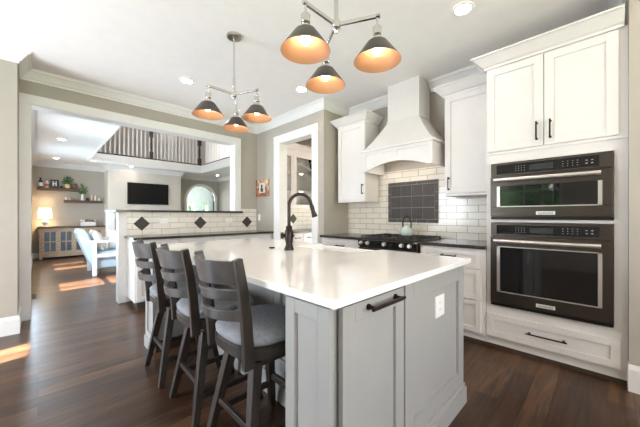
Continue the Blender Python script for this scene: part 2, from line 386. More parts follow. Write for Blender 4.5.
# crown mouldings
CP = [(0,-.118),(.012,-.118),(.014,-.098),(.028,-.092),(.05,-.062),(.078,-.03),(.092,-.026),(.095,-.012),(.105,-.01),(.105,-.001),(0,-.001)]
cp = lambda z, k=1: [(o*k, z+q*k) for o, q in CP]
S('trim_3', sweep([(-2.45, 4.2), (-.15, 4.2), (-.15, 4.66), (2.944, 4.66), (2.944, 2.893), (3.5, 2.893), (3.5, 1.985)], cp(CZ)), M['white'])
S('trim_4', sweep([(3.5, 1.552), (3.5, -.105), (2.86, -.105), (2.86, -2.5)], cp(CZ)), M['white'])
S('trim_5', sweep([(LX, 4.9), (LX, BY), (1.48, BY), (1.48, 10.5), (3.55, 10.5), (3.55, BY), (RX, BY), (RX, 5)], cp(FZ, 1.1)), M['white'])
S('trim_6', sweep([(.98, 10.0), (4.08, 10.0), (4.08, 4.9)], [(0, FZ-.02), (-.0, FZ+.06), (.03, FZ+.06), (.03, FZ+.02), (.012, FZ-.02)]).box(.95, .98, 4.82, 10.0, FZ-.02, FZ+.0), M['white'])
# opening casing and jamb
mb = bx(-.17, -.07, 4.64, 4.662, 0, 2.57).box(2.49, 2.595, 4.64, 4.662, 1.245, 2.57).box(-.17, 2.595, 4.638, 4.662, 2.47, 2.575)
mb.box(-.07, -.058, 4.64, 4.83, 0, 2.47).box(2.478, 2.49, 4.64, 4.83, 1.27, 2.47).box(-.07, 2.49, 4.64, 4.83, 2.458, 2.47)
S('trim_7', mb, M['white'], bevel=.003)
# pantry doorway casing
mb = bx(2.922, 2.946, 3.945, 4.10, 0, 2.437).box(2.922, 2.946, 3.0, 3.12, 0, 2.437).box(2.920, 2.946, 2.995, 4.105, 2.437, 2.56)
mb.box(2.925, 3.09, 3.933, 3.945, 0, 2.437).box(2.925, 3.09, 3.12, 3.132, 0, 2.437).box(2.925, 3.09, 3.12, 3.945, 2.425, 2.437)
S('trim_8', mb, M['white'], bevel=.003)
S('baseboard_stub', sweep([(-2.45, 4.2), (-.15, 4.2), (-.15, 4.638)], [(0,0),(.018,0),(.018,.15),(.01,.178),(0,.18)]), M['white'])
S('baseboard_right', sweep([(2.86, -.105), (2.86, -2.5)], [(0,0),(.018,0),(.018,.15),(.01,.178),(0,.18)]).box(2.842, 2.98, -.1048, -.0998, 0, .18), M['white'])
S('baseboard_great', sweep([(LX, 5), (LX, BY), (1.48, BY)], [(0,0),(.018,0),(.018,.13),(.01,.15),(0,.15)]), M['white'])
# half wall between kitchen and great room
mb = bx(.87, 2.49, 4.665, 4.80, 0, 1.238)
S('wall_half', mb, M['white'])
S('trim_9', bx(.77, .87, 4.648, 4.82, 0, 1.238), M['white'], bevel=.004)
mb = bx(.87, 2.49, 4.652, 4.665, .90, 1.238).box(2.49, 2.92, 4.652, 4.661, .90, 1.238).box(2.60, 2.92, 4.652, 4.661, 1.238, 1.315)
for cx in (1.045, 1.872, 2.722):
    r = .102; mb.prism([(cx-r, 1.077), (cx, 1.077-r), (cx+r, 1.077), (cx, 1.077+r)], 'y', 4.649, 4.656, 1)
S('trim_10', mb, [M['tile2'], M['mosaic']])
tag(bx(.735, 2.61, 4.60, 4.86, 1.238, 1.27).build('ledge_shelf', M['granite'], bevel=.004), 'long dark narrow ledge capping the tiled half wall in the opening', 'ledge')
# range backsplash
mb = bx(3.488, 3.501, .76, 2.893, .90, 1.80)
S('trim_11', mb, M['tile'])
mb = bx(3.480, 3.489, 1.455, 2.155, 1.10, 1.641, 2)
bw = .045
for z0 in (1.10, 1.641-bw):
    for k in range(5): a = 1.455+.14*k; mb.box(3.474, 3.481, a+.004, a+.136, z0+.003, z0+bw-.003, 1)
for y0 in (1.455, 2.155-bw):
    for k in range(4): a = 1.10+bw+.1128*k; mb.box(3.474, 3.481, y0+.003, y0+bw-.003, a+.003, a+.110, 1)
tw = (.70-2*bw)/4; thh = (.541-2*bw)/3
for i in range(4):
    for j in range(3): mb.box(3.475, 3.481, 1.455+bw+i*tw+.004, 1.455+bw+(i+1)*tw-.004, 1.10+bw+j*thh+.004, 1.10+bw+(j+1)*thh-.004, 0)
S('trim_12', mb, [M['mosaic'], M['mosaicb'], M['grout']])
# outside
S('ground', bx(-40, 40, -40, 50, -.3, -.13), M['grass'])
def tree(x, y, h, r, label, n_=46, lo=.28):
    t = thing('tree', label, 'tree', (x, y, -.13))
    MB().tube([(x, y, -.13), (x+.1, y, h*.5), (x, y+.1, h*.8)], [.14, .1, .05], 8).build('trunk', M['bark'], t)
    f = MB()
    for k in range(n_):
        a = random.uniform(0, 2*PI); q = r*math.sqrt(random.random()); z = h*random.uniform(lo, 1.0)
        f.ico((x+q*math.cos(a), y+q*math.sin(a), z), random.uniform(.2, .45), 1, jit=.25)
    f.build('foliage', M['leafy'], t)
tree(-4.9, 1.0, 4.6, 1.35, 'leafy green tree outside the kitchen window, mirrored in the oven glass', 130, .2)  # dense crown set close to block sun through the kitchen window
tree(-9.0, 3.6, 3.0, 1.3, 'smaller green tree outside beside the garden door, mirrored in the oven glass')
tree(6.6, 18.0, 3.2, 2.4, 'green tree seen through the small windows beyond the arch')
for k in range(1):
    mb = MB(); path = [(6.42 + .30*i/20, 14.3 + .04*math.sin(i*1.9)) for i in range(21)]
    mb.loft([[(px, py-.008, .02), (px, py+.008, .02), (px, py+.008, 2.4), (px, py-.008, 2.4)] for px, py in path])
    tag(mb.build('curtain', M['teal'], smooth=60), 'teal full-length curtain hanging in the room beyond the arch', 'curtain')

# ================================================================== TALL OVEN CABINET
FX = 2.894
t = thing('oven_cabinet', 'tall white cabinet built around the two dark ovens at the right', 'cabinet', (3.19, .335, 0))
mb = bx(2.912, 3.495, .737, .774, .09, 2.52).box(2.912, 3.495, -.104, -.036, .09, 2.52)
mb.box(2.912, 3.495, -.036, .737, .09, .394).box(2.912, 3.495, -.036, .737, 1.133, 1.156).box(2.912, 3.495, -.036, .737, 1.655, 2.52).box(3.47, 3.495, -.036, .737, .394, 1.655)
mb.box(2.90, 2.914, -.104, .774, 1.735, 1.755)
mb.build('carcass', M['cab'], t)
bx(2.925, 3.2, -.099, .774, .035, .09).build('toe_kick', M['cab'], t)
bx(2.93, 3.2, -.099, .774, 0, .035).build('dark_floor_strip', M['toe'], t)  # dark strip along the floor below the white toe kick
sweep([(3.05, .776), (FX+.005, .776), (FX+.005, -.085)], [(0,2.505),(.012,2.505),(.014,2.525),(.03,2.535),(.06,2.57),(.085,2.598),(.10,2.602),(.10,2.615),(0,2.615)]).build('crown_molding', M['cab'], t)
d1 = shaker('-x', .362, .768, 1.76, 2.50, FX, rail=.062).build('door', M['cab'], t, bevel=.0015)
pull('-x', .405, 1.88, .15, FX, True).build('handle', M['black'], d1)
d2 = shaker('-x', -.058, .356, 1.76, 2.50, FX, rail=.062).build('door', M['cab'], t, bevel=.0015)
pull('-x', .318, 1.88, .15, FX, True).build('handle', M['black'], d2)
dr = shaker('-x', -.067, .771, .112, .312, FX-.002, rail=.05).build('drawer', M['cab'], t, bevel=.0015)
pull('-x', .345, .215, .26, FX-.002).build('handle', M['black'], dr)

def oven(name, label, z0, z1, zc, wz0, wz1, hz, bz, micro):
    y0, y1 = -.031, .732; F = 2.886
    t = thing(name, label, 'oven', (3.1, .35, z0))
    bx(F+.01, 3.45, y0+.01, y1-.01, z0, z1).build('housing', M['steel'], t)
    bx(F-.006, F+.012, y0, y1, zc+.004, z1).build('control_panel', M['steel'], t, bevel=.002)
    p = bx(F-.009, F-.005, y0+.07, y1-.045, zc+.022, z1-.02).build('control_glass', M['panel'], t)
    zz = (zc+z1)/2
    key = lambda y, z, a, b: bx(F-.0105, F-.0088, y-a, y+a, z-b, z+b).build('key', M['key'], p)
    for i in range(3):
        for j in range(4):
            key(.545-.02*j, zz+.018-.018*i, .0035, .0016); key(.24-.028*j, zz+.018-.018*i, .0035, .0016)
    for j in range(2): key(.106-.03*j, zz+.010, .006, .0025); key(.106-.03*j, zz-.012, .006, .0025)
    bx(F-.0105, F-.0088, .30, .45, zz-.022, zz+.022).build('display', M['screen'], p)
    # door
    b = MB(); dt = zc-.004; db = z0+.028
    b.box(F-.02, F+.012, y0, y1, db, wz0).box(F-.02, F+.012, y0, y1, wz1, dt).box(F-.02, F+.012, y0, y0+.055, wz0, wz1).box(F-.02, F+.012, y1-.05, y1, wz0, wz1)
    dd = b.build('door', M['steel'], t, bevel=.002)
    bx(F-.012, F+.009, y0+.056, y1-.051, wz0+.001, wz1-.001).build('window', M['glass'], dd)
    fr = MB(); e = .014
    fr.box(F-.0225, F-.010, y0+.055, y0+.055+e*1.6, wz0, wz1).box(F-.0225, F-.010, y1-.05-e*1.6, y1-.05, wz0, wz1)
    fr.box(F-.0225, F-.010, y0+.055, y1-.05, wz0, wz0+e*.5)
    if not micro: fr.box(F-.0225, F-.010, y0+.055, y1-.05, wz1-e*.5, wz1)
    fr.build('window_frame', M['bright'], dd)
    h = MB()
    for yy in (y0+.075, y1-.07): h.tube([(F-.02, yy, hz), (F-.062, yy, hz)], .009, 10)
    h.tube([(F-.062, y0+.06, hz), (F-.062, y1-.035, hz)], .0155, 14)
    h.build('handle', M['bright'], dd, smooth=40)
    bd = bx(F-.0235, F-.019, .285, .405, bz-.014, bz+.014).build('badge', M['badge'], dd, bevel=.001)
    text('KitchenAid', .021, (F-.0238, .345, bz), '-x', 'badge_lettering', bd, M['badget'], .0004)
    bx(F-.004, F+.012, y0, y1, z0, z0+.022).build('vent_trim', M['black'], t)
oven('microwave_oven', 'upper dark stainless built-in microwave oven with a short wide window', 1.159, 1.651, 1.530, 1.265, 1.445, 1.497, 1.212, True)
oven('wall_oven', 'lower dark stainless wall oven with a tall black glass door', .398, 1.129, 1.010, .525, .925, .972, .465, False)

# ================================================================== RANGE WALL CABINETS
def base_cab(label, y0, y1, fronts, cat='cabinet'):
    t = thing('base_cabinet', label, cat, (3.19, (y0+y1)/2, 0), 0, 'white cabinets on the range wall')
    bx(2.90, 3.487, y0, y1, .09, .884).build('carcass', M['cab'], t)
    bx(2.92, 3.2, y0, y1, .035, .09).build('toe_kick', M['cab'], t)
    bx(2.925, 3.2, y0, y1, 0, .035).build('dark_floor_strip', M['toe'], t)  # same dark strip at floor level
    for nm, a0, a1, z0, z1, h in fronts:
        f = shaker('-x', a0, a1, z0, z1, 2.882, th=.018, rail=.045).build(nm, M['cab'], t, bevel=.0015)
        if h: pull('-x', *h[:2], h[2], 2.882, h[3]).build('handle', M['black'], f)
base_cab('white drawer cabinet between the gas range and the tall oven cabinet', .776, 1.405,
         [('drawer', .815, 1.39, .70, .865, (1.10, .80, .15, False)), ('drawer', .815, 1.39, .41, .692, (1.10, .60, .15, False)), ('drawer', .815, 1.39, .11, .402, (1.10, .30, .15, False))])
base_cab('white base cabinet left of the gas range, by the pantry doorway', 2.185, 2.89,
         [('drawer', 2.20, 2.87, .70, .865, (2.52, .79, .15, False)), ('door', 2.20, 2.53, .11, .692, (2.48, .60, .15, True)), ('door', 2.54, 2.87, .11, .692, (2.59, .60, .15, True))])
tag(bx(2.855, 3.486, .776, 1.408, .884, .916).build('worktop', M['granite'], bevel=.004), 'short dark granite worktop between the range and the ovens', 'worktop')
tag(bx(2.855, 3.486, 2.182, 2.891, .884, .916).build('worktop', M['granite'], bevel=.004), 'short dark granite worktop left of the gas range', 'worktop')

def upper_cab(label, y0, y1, z0, z1, dy0, dy1, hy, cpath, hz):
    t = thing('upper_cabinet', label, 'cabinet', (3.33, (y0+y1)/2, z0), 0, 'white cabinets on the range wall')
    bx(3.182, 3.486, y0, y1, z0, z1).build('carcass', M['cab'], t)
    d = shaker('-x', dy0, dy1, z0+.004, z1-.012, 3.16, th=.021, rail=.062).build('door', M['cab'], t, bevel=.0015)
    pull('-x', hy, hz, .14, 3.16, True).build('handle', M['black'], d)
    sweep(cpath, [(0,2.475),(.012,2.475),(.014,2.495),(.03,2.505),(.06,2.54),(.085,2.568),(.10,2.572),(.10,2.585),(0,2.585)]).build('crown_molding', M['cab'], t)
    bx(3.165, 3.486, y0, y1, z0-.022, z0-.001).build('light_rail', M['cab'], t)
upper_cab('narrow white upper cabinet left of the range hood', 2.319, 2.812, 1.405, 2.49, 2.323, 2.808, 2.356, [(3.485, 2.812), (3.165, 2.812), (3.165, 2.319), (3.485, 2.319)], 1.555)
upper_cab('white upper cabinet between the range hood and the tall oven cabinet', .776, 1.255, 1.425, 2.49, .79, 1.25, 1.205, [(3.485, 1.255), (3.165, 1.255), (3.165, .776)], 1.535)

# ------------------------------------------------------------------ hood
hy = 1.777
t = thing('range_hood', 'white wooden range hood with flared body and arched valance', 'range hood', (3.25, hy, 1.757))
def valance(face_pts_w, x0, x1):
    pass
nb = 20; hw = .461
arch = lambda y: 1.757 if abs(y-hy) > .40 else 1.757 + .085*math.cos((y-hy)/.40*PI/2)**.9
ys = [hy-hw, hy-.40] + [hy-.40+.80*k/nb for k in range(1, nb)] + [hy+.40, hy+hw]
poly = [(y, arch(y)) for y in ys] + [(hy+hw, 2.005), (hy-hw, 2.005)]
mb = MB().prism(poly, 'x', 3.013, 3.03)
mb.box(3.0305, 3.486, hy-hw, hy-hw+.02, 1.757, 2.004).box(3.0305, 3.486, hy+hw-.02, hy+hw, 1.757, 2.004).box(3.032, 3.484, hy-hw+.021, hy+hw-.021, 1.93, 2.0)
mb.build('valance', M['cab'], t)
fr = MB()
fr.box(3.0, 3.0128, hy-hw, hy+hw, 1.968, 2.004)
for y0, y1 in ((hy-hw, hy-hw+.045), (hy-.028, hy+.028), (hy+hw-.045, hy+hw)):
    fr.box(3.0002, 3.0126, y0+.0003, y1-.0003, max(arch(y0), arch(y1))+.02, 1.9679)
lo = [(y, arch(y)) for y in ys]; up = [(y, arch(y)+.055) for y in reversed(ys)]
fr.prism(lo+up, 'x', 3.0004, 3.0124)
fr.build('valance_frame', M['cab'], t)
bx(2.985, 3.486, hy-hw-.018, hy+hw+.018, 2.005, 2.03).build('ledge_molding', M['cab'], t, bevel=.006)
mb = MB(); R = []
for k in range(9):
    s_ = k/8; q = s_**.85
    x = 3.0+(3.195-3.0)*q; h_ = hw*(1-q)+.2125*q; z = 2.03+(2.375-2.03)*s_
    R.append([(x, hy-h_, z), (x, hy+h_, z), (3.486, hy+h_, z), (3.486, hy-h_, z)])
mb.loft(R).build('flared_body', M['cab'], t, smooth=30)
bx(3.188, 3.486, hy-.222, hy+.222, 2.375, 2.392).build('collar_molding', M['cab'], t, bevel=.005)
for q in (-.18, .18): MB().lathe([(.001, 1.922), (.03, 1.922), (.03, 1.9295), (.001, 1.9295)], (3.25, hy+q, 0), 18).build('hood_lamp', M['candim'], t)
bx(3.20, 3.486, hy-.2125, hy+.2125, 2.392, CZ).build('chimney', M['cab'], t)

# ------------------------------------------------------------------ range
t = thing('gas_range', 'black slide-in gas range with five silver knobs below the hood', 'range', (3.16, 1.795, 0))
bx(2.86, 3.485, 1.412, 2.178, .02, .905).build('body', M['black'], t)
bx(2.835, 2.86, 1.414, 2.176, .18, .80).build('oven_door', M['steel'], t, bevel=.003)
p = MB().prism([(2.862, .815), (2.83, .82), (2.822, .895), (2.862, .918)], 'y', 1.412, 2.178).build('control_panel', M['panel'], t)
for yy in (1.485, 1.58, 1.80, 2.03, 2.125):
    k = MB().tube([(2.832, yy, .862), (2.815, yy, .862), (2.795, yy, .862)], [.024, .023, .02], 16).build('knob', M['bright'], p, smooth=40)
bx(2.84, 3.486, 1.410, 2.180, .905, .920).build('cooktop', M['black'], t, bevel=.003)
for cy in (1.54, 1.795, 2.05):
    g = MB(); y0, y1 = cy-.122, cy+.122; x0, x1 = 2.90, 3.44; z = .945
    for yy in (y0, y0+.081, y1-.081, y1): g.box(x0, x1, yy-.006, yy+.006, z-.012, z)
    for xx in (x0, x0+.135, x0+.27, x0+.405, x1): g.box(xx-.006, xx+.006, y0, y1, z-.012, z)
    for xx in (x0, x1):
        for yy in (y0, y1): g.box(xx-.007, xx+.007, yy-.007, yy+.007, .919, z)
    g.build('grate', M['black'], t)
for bxx, by in ((3.03, 1.54), (3.31, 1.54), (3.17, 1.795), (3.03, 2.05), (3.31, 2.05)):
    MB().lathe([(.05, .919), (.05, .926), (.035, .931), (.001, .932)], (bxx, by, 0), 20).build('burner', M['steel'], t)
# kettle
kx, ky = 3.30, 1.775
t = thing('kettle', 'sage green enamel tea kettle with black handle on the range', 'kettle', (kx, ky, .945))
MB().lathe([(.001, 0), (.072, 0), (.082, .012), (.084, .04), (.076, .072), (.058, .096), (.040, .106), (.038, .110)], (kx, ky, .945), 32).build('body', M['kettle'], t, smooth=50)
MB().lathe([(.039, .106), (.036, .114), (.018, .122), (.008, .124), (.008, .132), (.013, .138), (.012, .147), (.001, .150)], (kx, ky, .945), 24).build('lid', M['kettle'], t, smooth=50)
MB().tube([(kx-.015, ky+.068, .985), (kx-.022, ky+.10, 1.01), (kx-.028, ky+.125, 1.045)], [.022, .016, .010], 14).build('spout', M['kettle'], t, smooth=50)
MB().tube([(kx+.02*math.cos(a), ky+.068*math.cos(a), 1.04+.145*math.sin(a)**.7) for a in [PI*i/16 for i in range(17)]], .008, 10).build('handle', M['black'], t, smooth=50)
# outlets on the range backsplash
def outlet(name, label, face, a, z, pos, w_=.07, h_=.115, switch=False, parent=None):
    mb = fbox(MB(), face, a-w_/2, a+w_/2, z-h_/2, z+h_/2, pos, 0, .006)
    if parent is None: o = tag(mb.build(name, M['plate'], bevel=.0015), label, 'switch' if switch else 'outlet')
    else: o = mb.build(name, M['plate'], parent, bevel=.0015)
    if switch: fbox(MB(), face, a-.016, a+.016, z-.033, z+.033, pos, .006, .009).build('rocker', M['plate'], o)
    else:
        s_ = MB()
        hz = w_ > h_
        for q in (-.02, .02):
            for e in (-.006, .006):
                aa, zz = (a+q, z+e) if hz else (a+e, z+q)
                fbox(s_, face, aa-(.004 if hz else .0012), aa+(.004 if hz else .0012), zz-(.0012 if hz else .004), zz+(.0012 if hz else .004), pos, .0058, .0066)
        s_.build('socket', M['slot'], o)
    return o
outlet('outlet_plate', 'white outlet plate on the tiled half wall between the left and middle dark diamonds', '-y', 1.33, 1.11, 4.652, .115, .07)
outlet('outlet_plate', 'white outlet plate on the tiled half wall between the middle and right dark diamonds', '-y', 2.37, 1.115, 4.652, .115, .07)
outlet('light_switch', 'white light switch plate on the wall below the small rustic picture', '-x', 4.585, 1.16, 2.944, .075, .12, True)

# ================================================================== PENINSULA
t = thing('base_cabinet', 'long white base cabinet run below the tiled half wall', 'cabinet', (1.9, 4.4, 0))
bx(.86, 2.94, 4.178, 4.65, .09, .884).build('carcass', M['cab'], t)
bx(.90, 2.94, 4.23, 4.6, 0, .09).build('toe_kick', M['toe'], t)
xs = [.875, 1.38, 1.89, 2.40, 2.93]
for a0, a1 in zip(xs, xs[1:]):
    shaker('-y', a0+.004, a1-.004, .72, .868, 4.16, th=.018, rail=.04).build('drawer', M['cab'], t, bevel=.0015)
    shaker('-y', a0+.004, a1-.004, .11, .712, 4.16, th=.018, rail=.055).build('door', M['cab'], t, bevel=.0015)
tag(bx(.835, 2.942, 4.105, 4.65, .884, .916).build('worktop', M['granite'], bevel=.004), 'long dark granite worktop running under the tiled half wall', 'worktop')

# ================================================================== PANTRY
t = thing('upper_cabinet', 'white pantry cabinet with leaded glass doors seen through the doorway', 'cabinet', (3.85, 4.26, 1.33))
mb = bx(3.075, 4.6, 4.40, 4.425, 1.33, 2.42).box(3.075, 3.10, 4.12, 4.40, 1.33, 2.42).box(4.575, 4.6, 4.12, 4.40, 1.33, 2.42).box(3.10, 4.575, 4.12, 4.40, 1.33, 1.355).box(3.10, 4.575, 4.12, 4.40, 2.34, 2.42)
for z in (1.66, 2.0): mb.box(3.10, 4.575, 4.15, 4.40, z, z+.02)
mb.build('carcass', M['cab'], t)
for px_ in (3.24, 3.65):
    for z in (1.66, 2.0, 2.34): MB().lathe([(.001, z-.008), (.028, z-.008), (.028, z-.0005), (.001, z-.0005)], (px_, 4.2, 0), 16).build('cabinet_fill_lamp', M['puck'], t)  # lamps added under the shelves and top to brighten the cabinet inside
for a0, a1 in ((3.08, 3.378), (3.384, 3.92), (3.926, 4.595)):
    mb = MB(); rl = .062
    fbox(mb, '-y', a0, a0+rl, 1.335, 2.36, 4.10, -.02, 0); fbox(mb, '-y', a1-rl, a1, 1.335, 2.36, 4.10, -.02, 0)
    fbox(mb, '-y', a0+rl, a1-rl, 1.335, 1.40, 4.10, -.02, 0); fbox(mb, '-y', a0+rl, a1-rl, 2.29, 2.36, 4.10, -.02, 0)
    d = mb.build('door', M['cab'], t, bevel=.0015)
    fbox(MB(), '-y', a0+rl, a1-rl, 1.40, 2.29, 4.10, -.012, -.008).build('glass_pane', M['clear'], d)
    ld = MB(); c = (a0+a1)/2; hwid = (a1-a0)/2-rl
    for sg in (-1, 1):
        for z0, sz in ((2.29, -1), (1.40, 1)):
            ld.tube([(c+sg*hwid*(1-2*math.sin(PI/2*i/12)) if False else c+sg*hwid*math.cos(PI*i/12), 4.110, z0+sz*.22*math.sin(PI*i/24)) for i in range(13)], .004, 6)
        ld.tube([(c+sg*hwid*.45, 4.110, 1.40), (c+sg*hwid*.45, 4.110, 2.29)], .003, 6)
    ld.build('leading', M['nickel'], d)
sweep([(3.078, 4.12), (4.6, 4.12)], [(0,2.42),(.012,2.42),(.02,2.44),(.06,2.50),(.08,2.51),(.08,2.525),(0,2.525)]).build('crown_molding', M['cab'], t)
t = thing('base_cabinet', 'white pantry base cabinet with dark drawer pulls beyond the doorway', 'cabinet', (3.85, 4.12, 0))
bx(3.078, 4.6, 3.84, 4.425, .09, .884).build('carcass', M['cab'], t)
bx(3.078, 4.6, 3.90, 4.4, 0, .09).build('toe_kick', M['toe'], t)
for a0, a1 in ((3.09, 3.37), (3.378, 3.70), (3.708, 4.10), (4.108, 4.59)):
    d = shaker('-y', a0, a1, .72, .868, 3.822, th=.018, rail=.035).build('drawer', M['cab'], t)
    pull('-y', (a0+a1)/2, .80, .11, 3.822).build('handle', M['black'], d)
    shaker('-y', a0, a1, .11, .712, 3.822, th=.018, rail=.05).build('door', M['cab'], t)
tag(bx(3.078, 4.6, 3.79, 4.425, .884, .916).build('worktop', M['granite'], bevel=.004), 'dark worktop in the pantry seen through the doorway', 'worktop')
mb = bx(3.075, 5.19, 4.418, 4.431, .916, 1.33)
for cx in (3.62, 4.4): mb.prism([(cx-.1, 1.13), (cx, 1.03), (cx+.1, 1.13), (cx, 1.23)], 'y', 4.414, 4.42, 1)
S('trim_13', mb, [M['tile2'], M['mosaic']])
S('trim_14', sweep([(5.19, 4.43), (5.19, 3.0)], cp(CZ)), M['white'])

# ================================================================== ISLAND
t = thing('kitchen_island', 'grey painted kitchen island base with panelled end and outlet', 'island', (1.35, 1.82, 0))
mb = bx(.722, 1.93, .685, .93, .09, .884).box(1.12, 1.93, .93, 1.29, .09, .884).box(1.12, 1.93, 1.29, 1.985, .09, .62).box(1.12, 1.63, 1.29, 1.985, .62, .884)
mb.box(1.12, 1.93, 1.985, 2.75, .09, .884).box(.722, 1.93, 2.75, 2.98, .09, .884)
mb.build('carcass', M['grey'], t)
mb = bx(.73, 1.93, .70, .92, 0, .09).box(1.13, 1.90, .92, 2.76, 0, .09).box(.73, 1.90, 2.76, 2.97, 0, .09)
mb.build('toe_kick', M['toe'], t)
shaker('-x', .662, .902, .10, .872, .70, th=.022, rail=.055, rec=.012).build('end_panel', M['grey'], t, bevel=.002)
shaker('-x', 2.75, 2.985, .10, .872, .70, th=.022, rail=.055, rec=.012).build('end_panel', M['grey'], t, bevel=.002)
for a0, a1 in ((.94, 1.54), (1.545, 2.14), (2.145, 2.745)):
    shaker('-x', a0, a1, .20, .872, 1.10, th=.02, rail=.07, rec=.01).build('knee_panel', M['grey'], t, bevel=.002)
mb = bx(1.088, 1.12, .932, 2.748, 0, .15).box(1.10, 1.12, .932, 2.748, .15, .2).box(1.20, 1.945, .63, .685, 0, .10).box(1.20, 1.94, .64, .685, .10, .125).box(.69, .722, .662, .902, 0, .10).box(.69, .722, 2.75, 2.985, 0, .10)
mb.build('plinth', M['grey'], t, bevel=.002)
po = shaker('-y', .757, 1.182, .105, .866, .65, th=.022, rail=.07, rec=.012).build('pull_out_front', M['grey'], t, bevel=.002)
pull('-y', 1.005, .838, .235, .65, r=.0065, out=.036).build('handle', M['bronze'], po)
shaker('-y', 1.195, 1.945, .125, .872, .65, th=.022, rail=.085, rec=.014).build('outlet_panel', M['grey'], t, bevel=.002)
outlet('outlet_plate', None, '-y', 1.60, .685, .664, .118, .118, parent=t)
# worktop
px = [(.68, .62), (1.99, .62), (1.99, 1.30), (1.66, 1.30), (1.66, 1.975), (1.99, 1.975), (1.99, 3.02), (.68, 3.02)]
tag(MB().prism(px, 'z', .884, .914).build('worktop', M['quartz'], bevel=.004), 'large glossy white quartz worktop on the grey island', 'worktop')
# sink
mb = bx(1.655, 2.015, 1.302, 1.973, .635, .66)
mb.box(1.655, 1.68, 1.302, 1.973, .66, .883).box(1.985, 2.015, 1.302, 1.973, .66, .90).box(1.68, 1.985, 1.302, 1.325, .66, .9).box(1.68, 1.985, 1.95, 1.973, .66, .9)
tag(mb.build('farmhouse_sink', M['ceramic'], bevel=.006), 'white apron-front sink set into the far side of the island', 'sink')
# faucet
fx, fy = 1.434, 1.801
t = thing('faucet', 'dark bronze gooseneck pull-down faucet on the white island top', 'faucet', (fx, fy, .914))
MB().lathe([(.001, .914), (.038, .914), (.040, .924), (.031, .946), (.026, .962), (.031, .985), (.035, 1.02), (.031, 1.07), (.024, 1.085), (.027, 1.09), (.027, 1.10), (.016, 1.112)], (fx, fy, 0), 24).build('base', M['bronze'], t, smooth=40)
dx, dy = .93, -.37; rr = .096
path = [(fx, fy, 1.10), (fx, fy, 1.18), (fx, fy, 1.27)]
for i in range(1, 17):
    a = PI*i/16*.98; s_ = rr*(1-math.cos(a)); path.append((fx+dx*s_, fy+dy*s_, 1.27+rr*math.sin(a)))
MB().tube(path, .0135, 14).build('spout', M['bronze'], t, smooth=50)
e = Vector(path[-1]); 
MB().tube([e+Vector((0,0,.005)), e+Vector((dx*.004,dy*.004,-.01)), e+Vector((dx*.016, dy*.016, -.05)), e+Vector((dx*.032, dy*.032, -.095))], [.015, .019, .017, .025], 16).build('spray_head', M['bronze'], t, smooth=40)
hd = Vector((-.70, .71, 0))
q = Vector((fx, fy, 1.03))
MB().tube([q, q+hd*.055], .016, 14).tube([q+hd*.045, q+hd*.05+Vector((0,0,.0)), q+hd*.066], [.027, .027, .024], 16).tube([q-hd*.0, q-hd*.042], .011, 12).build('handle', M['bronze'], t, smooth=40)
tag(MB().lathe([(.001, .914), (.024, .914), (.024, .920), (.02, .924), (.001, .925)], (1.419, 2.015, 0), 20).build('air_switch_button', M['bronze'], smooth=40), 'small round bronze button on the island beside the faucet', 'button')

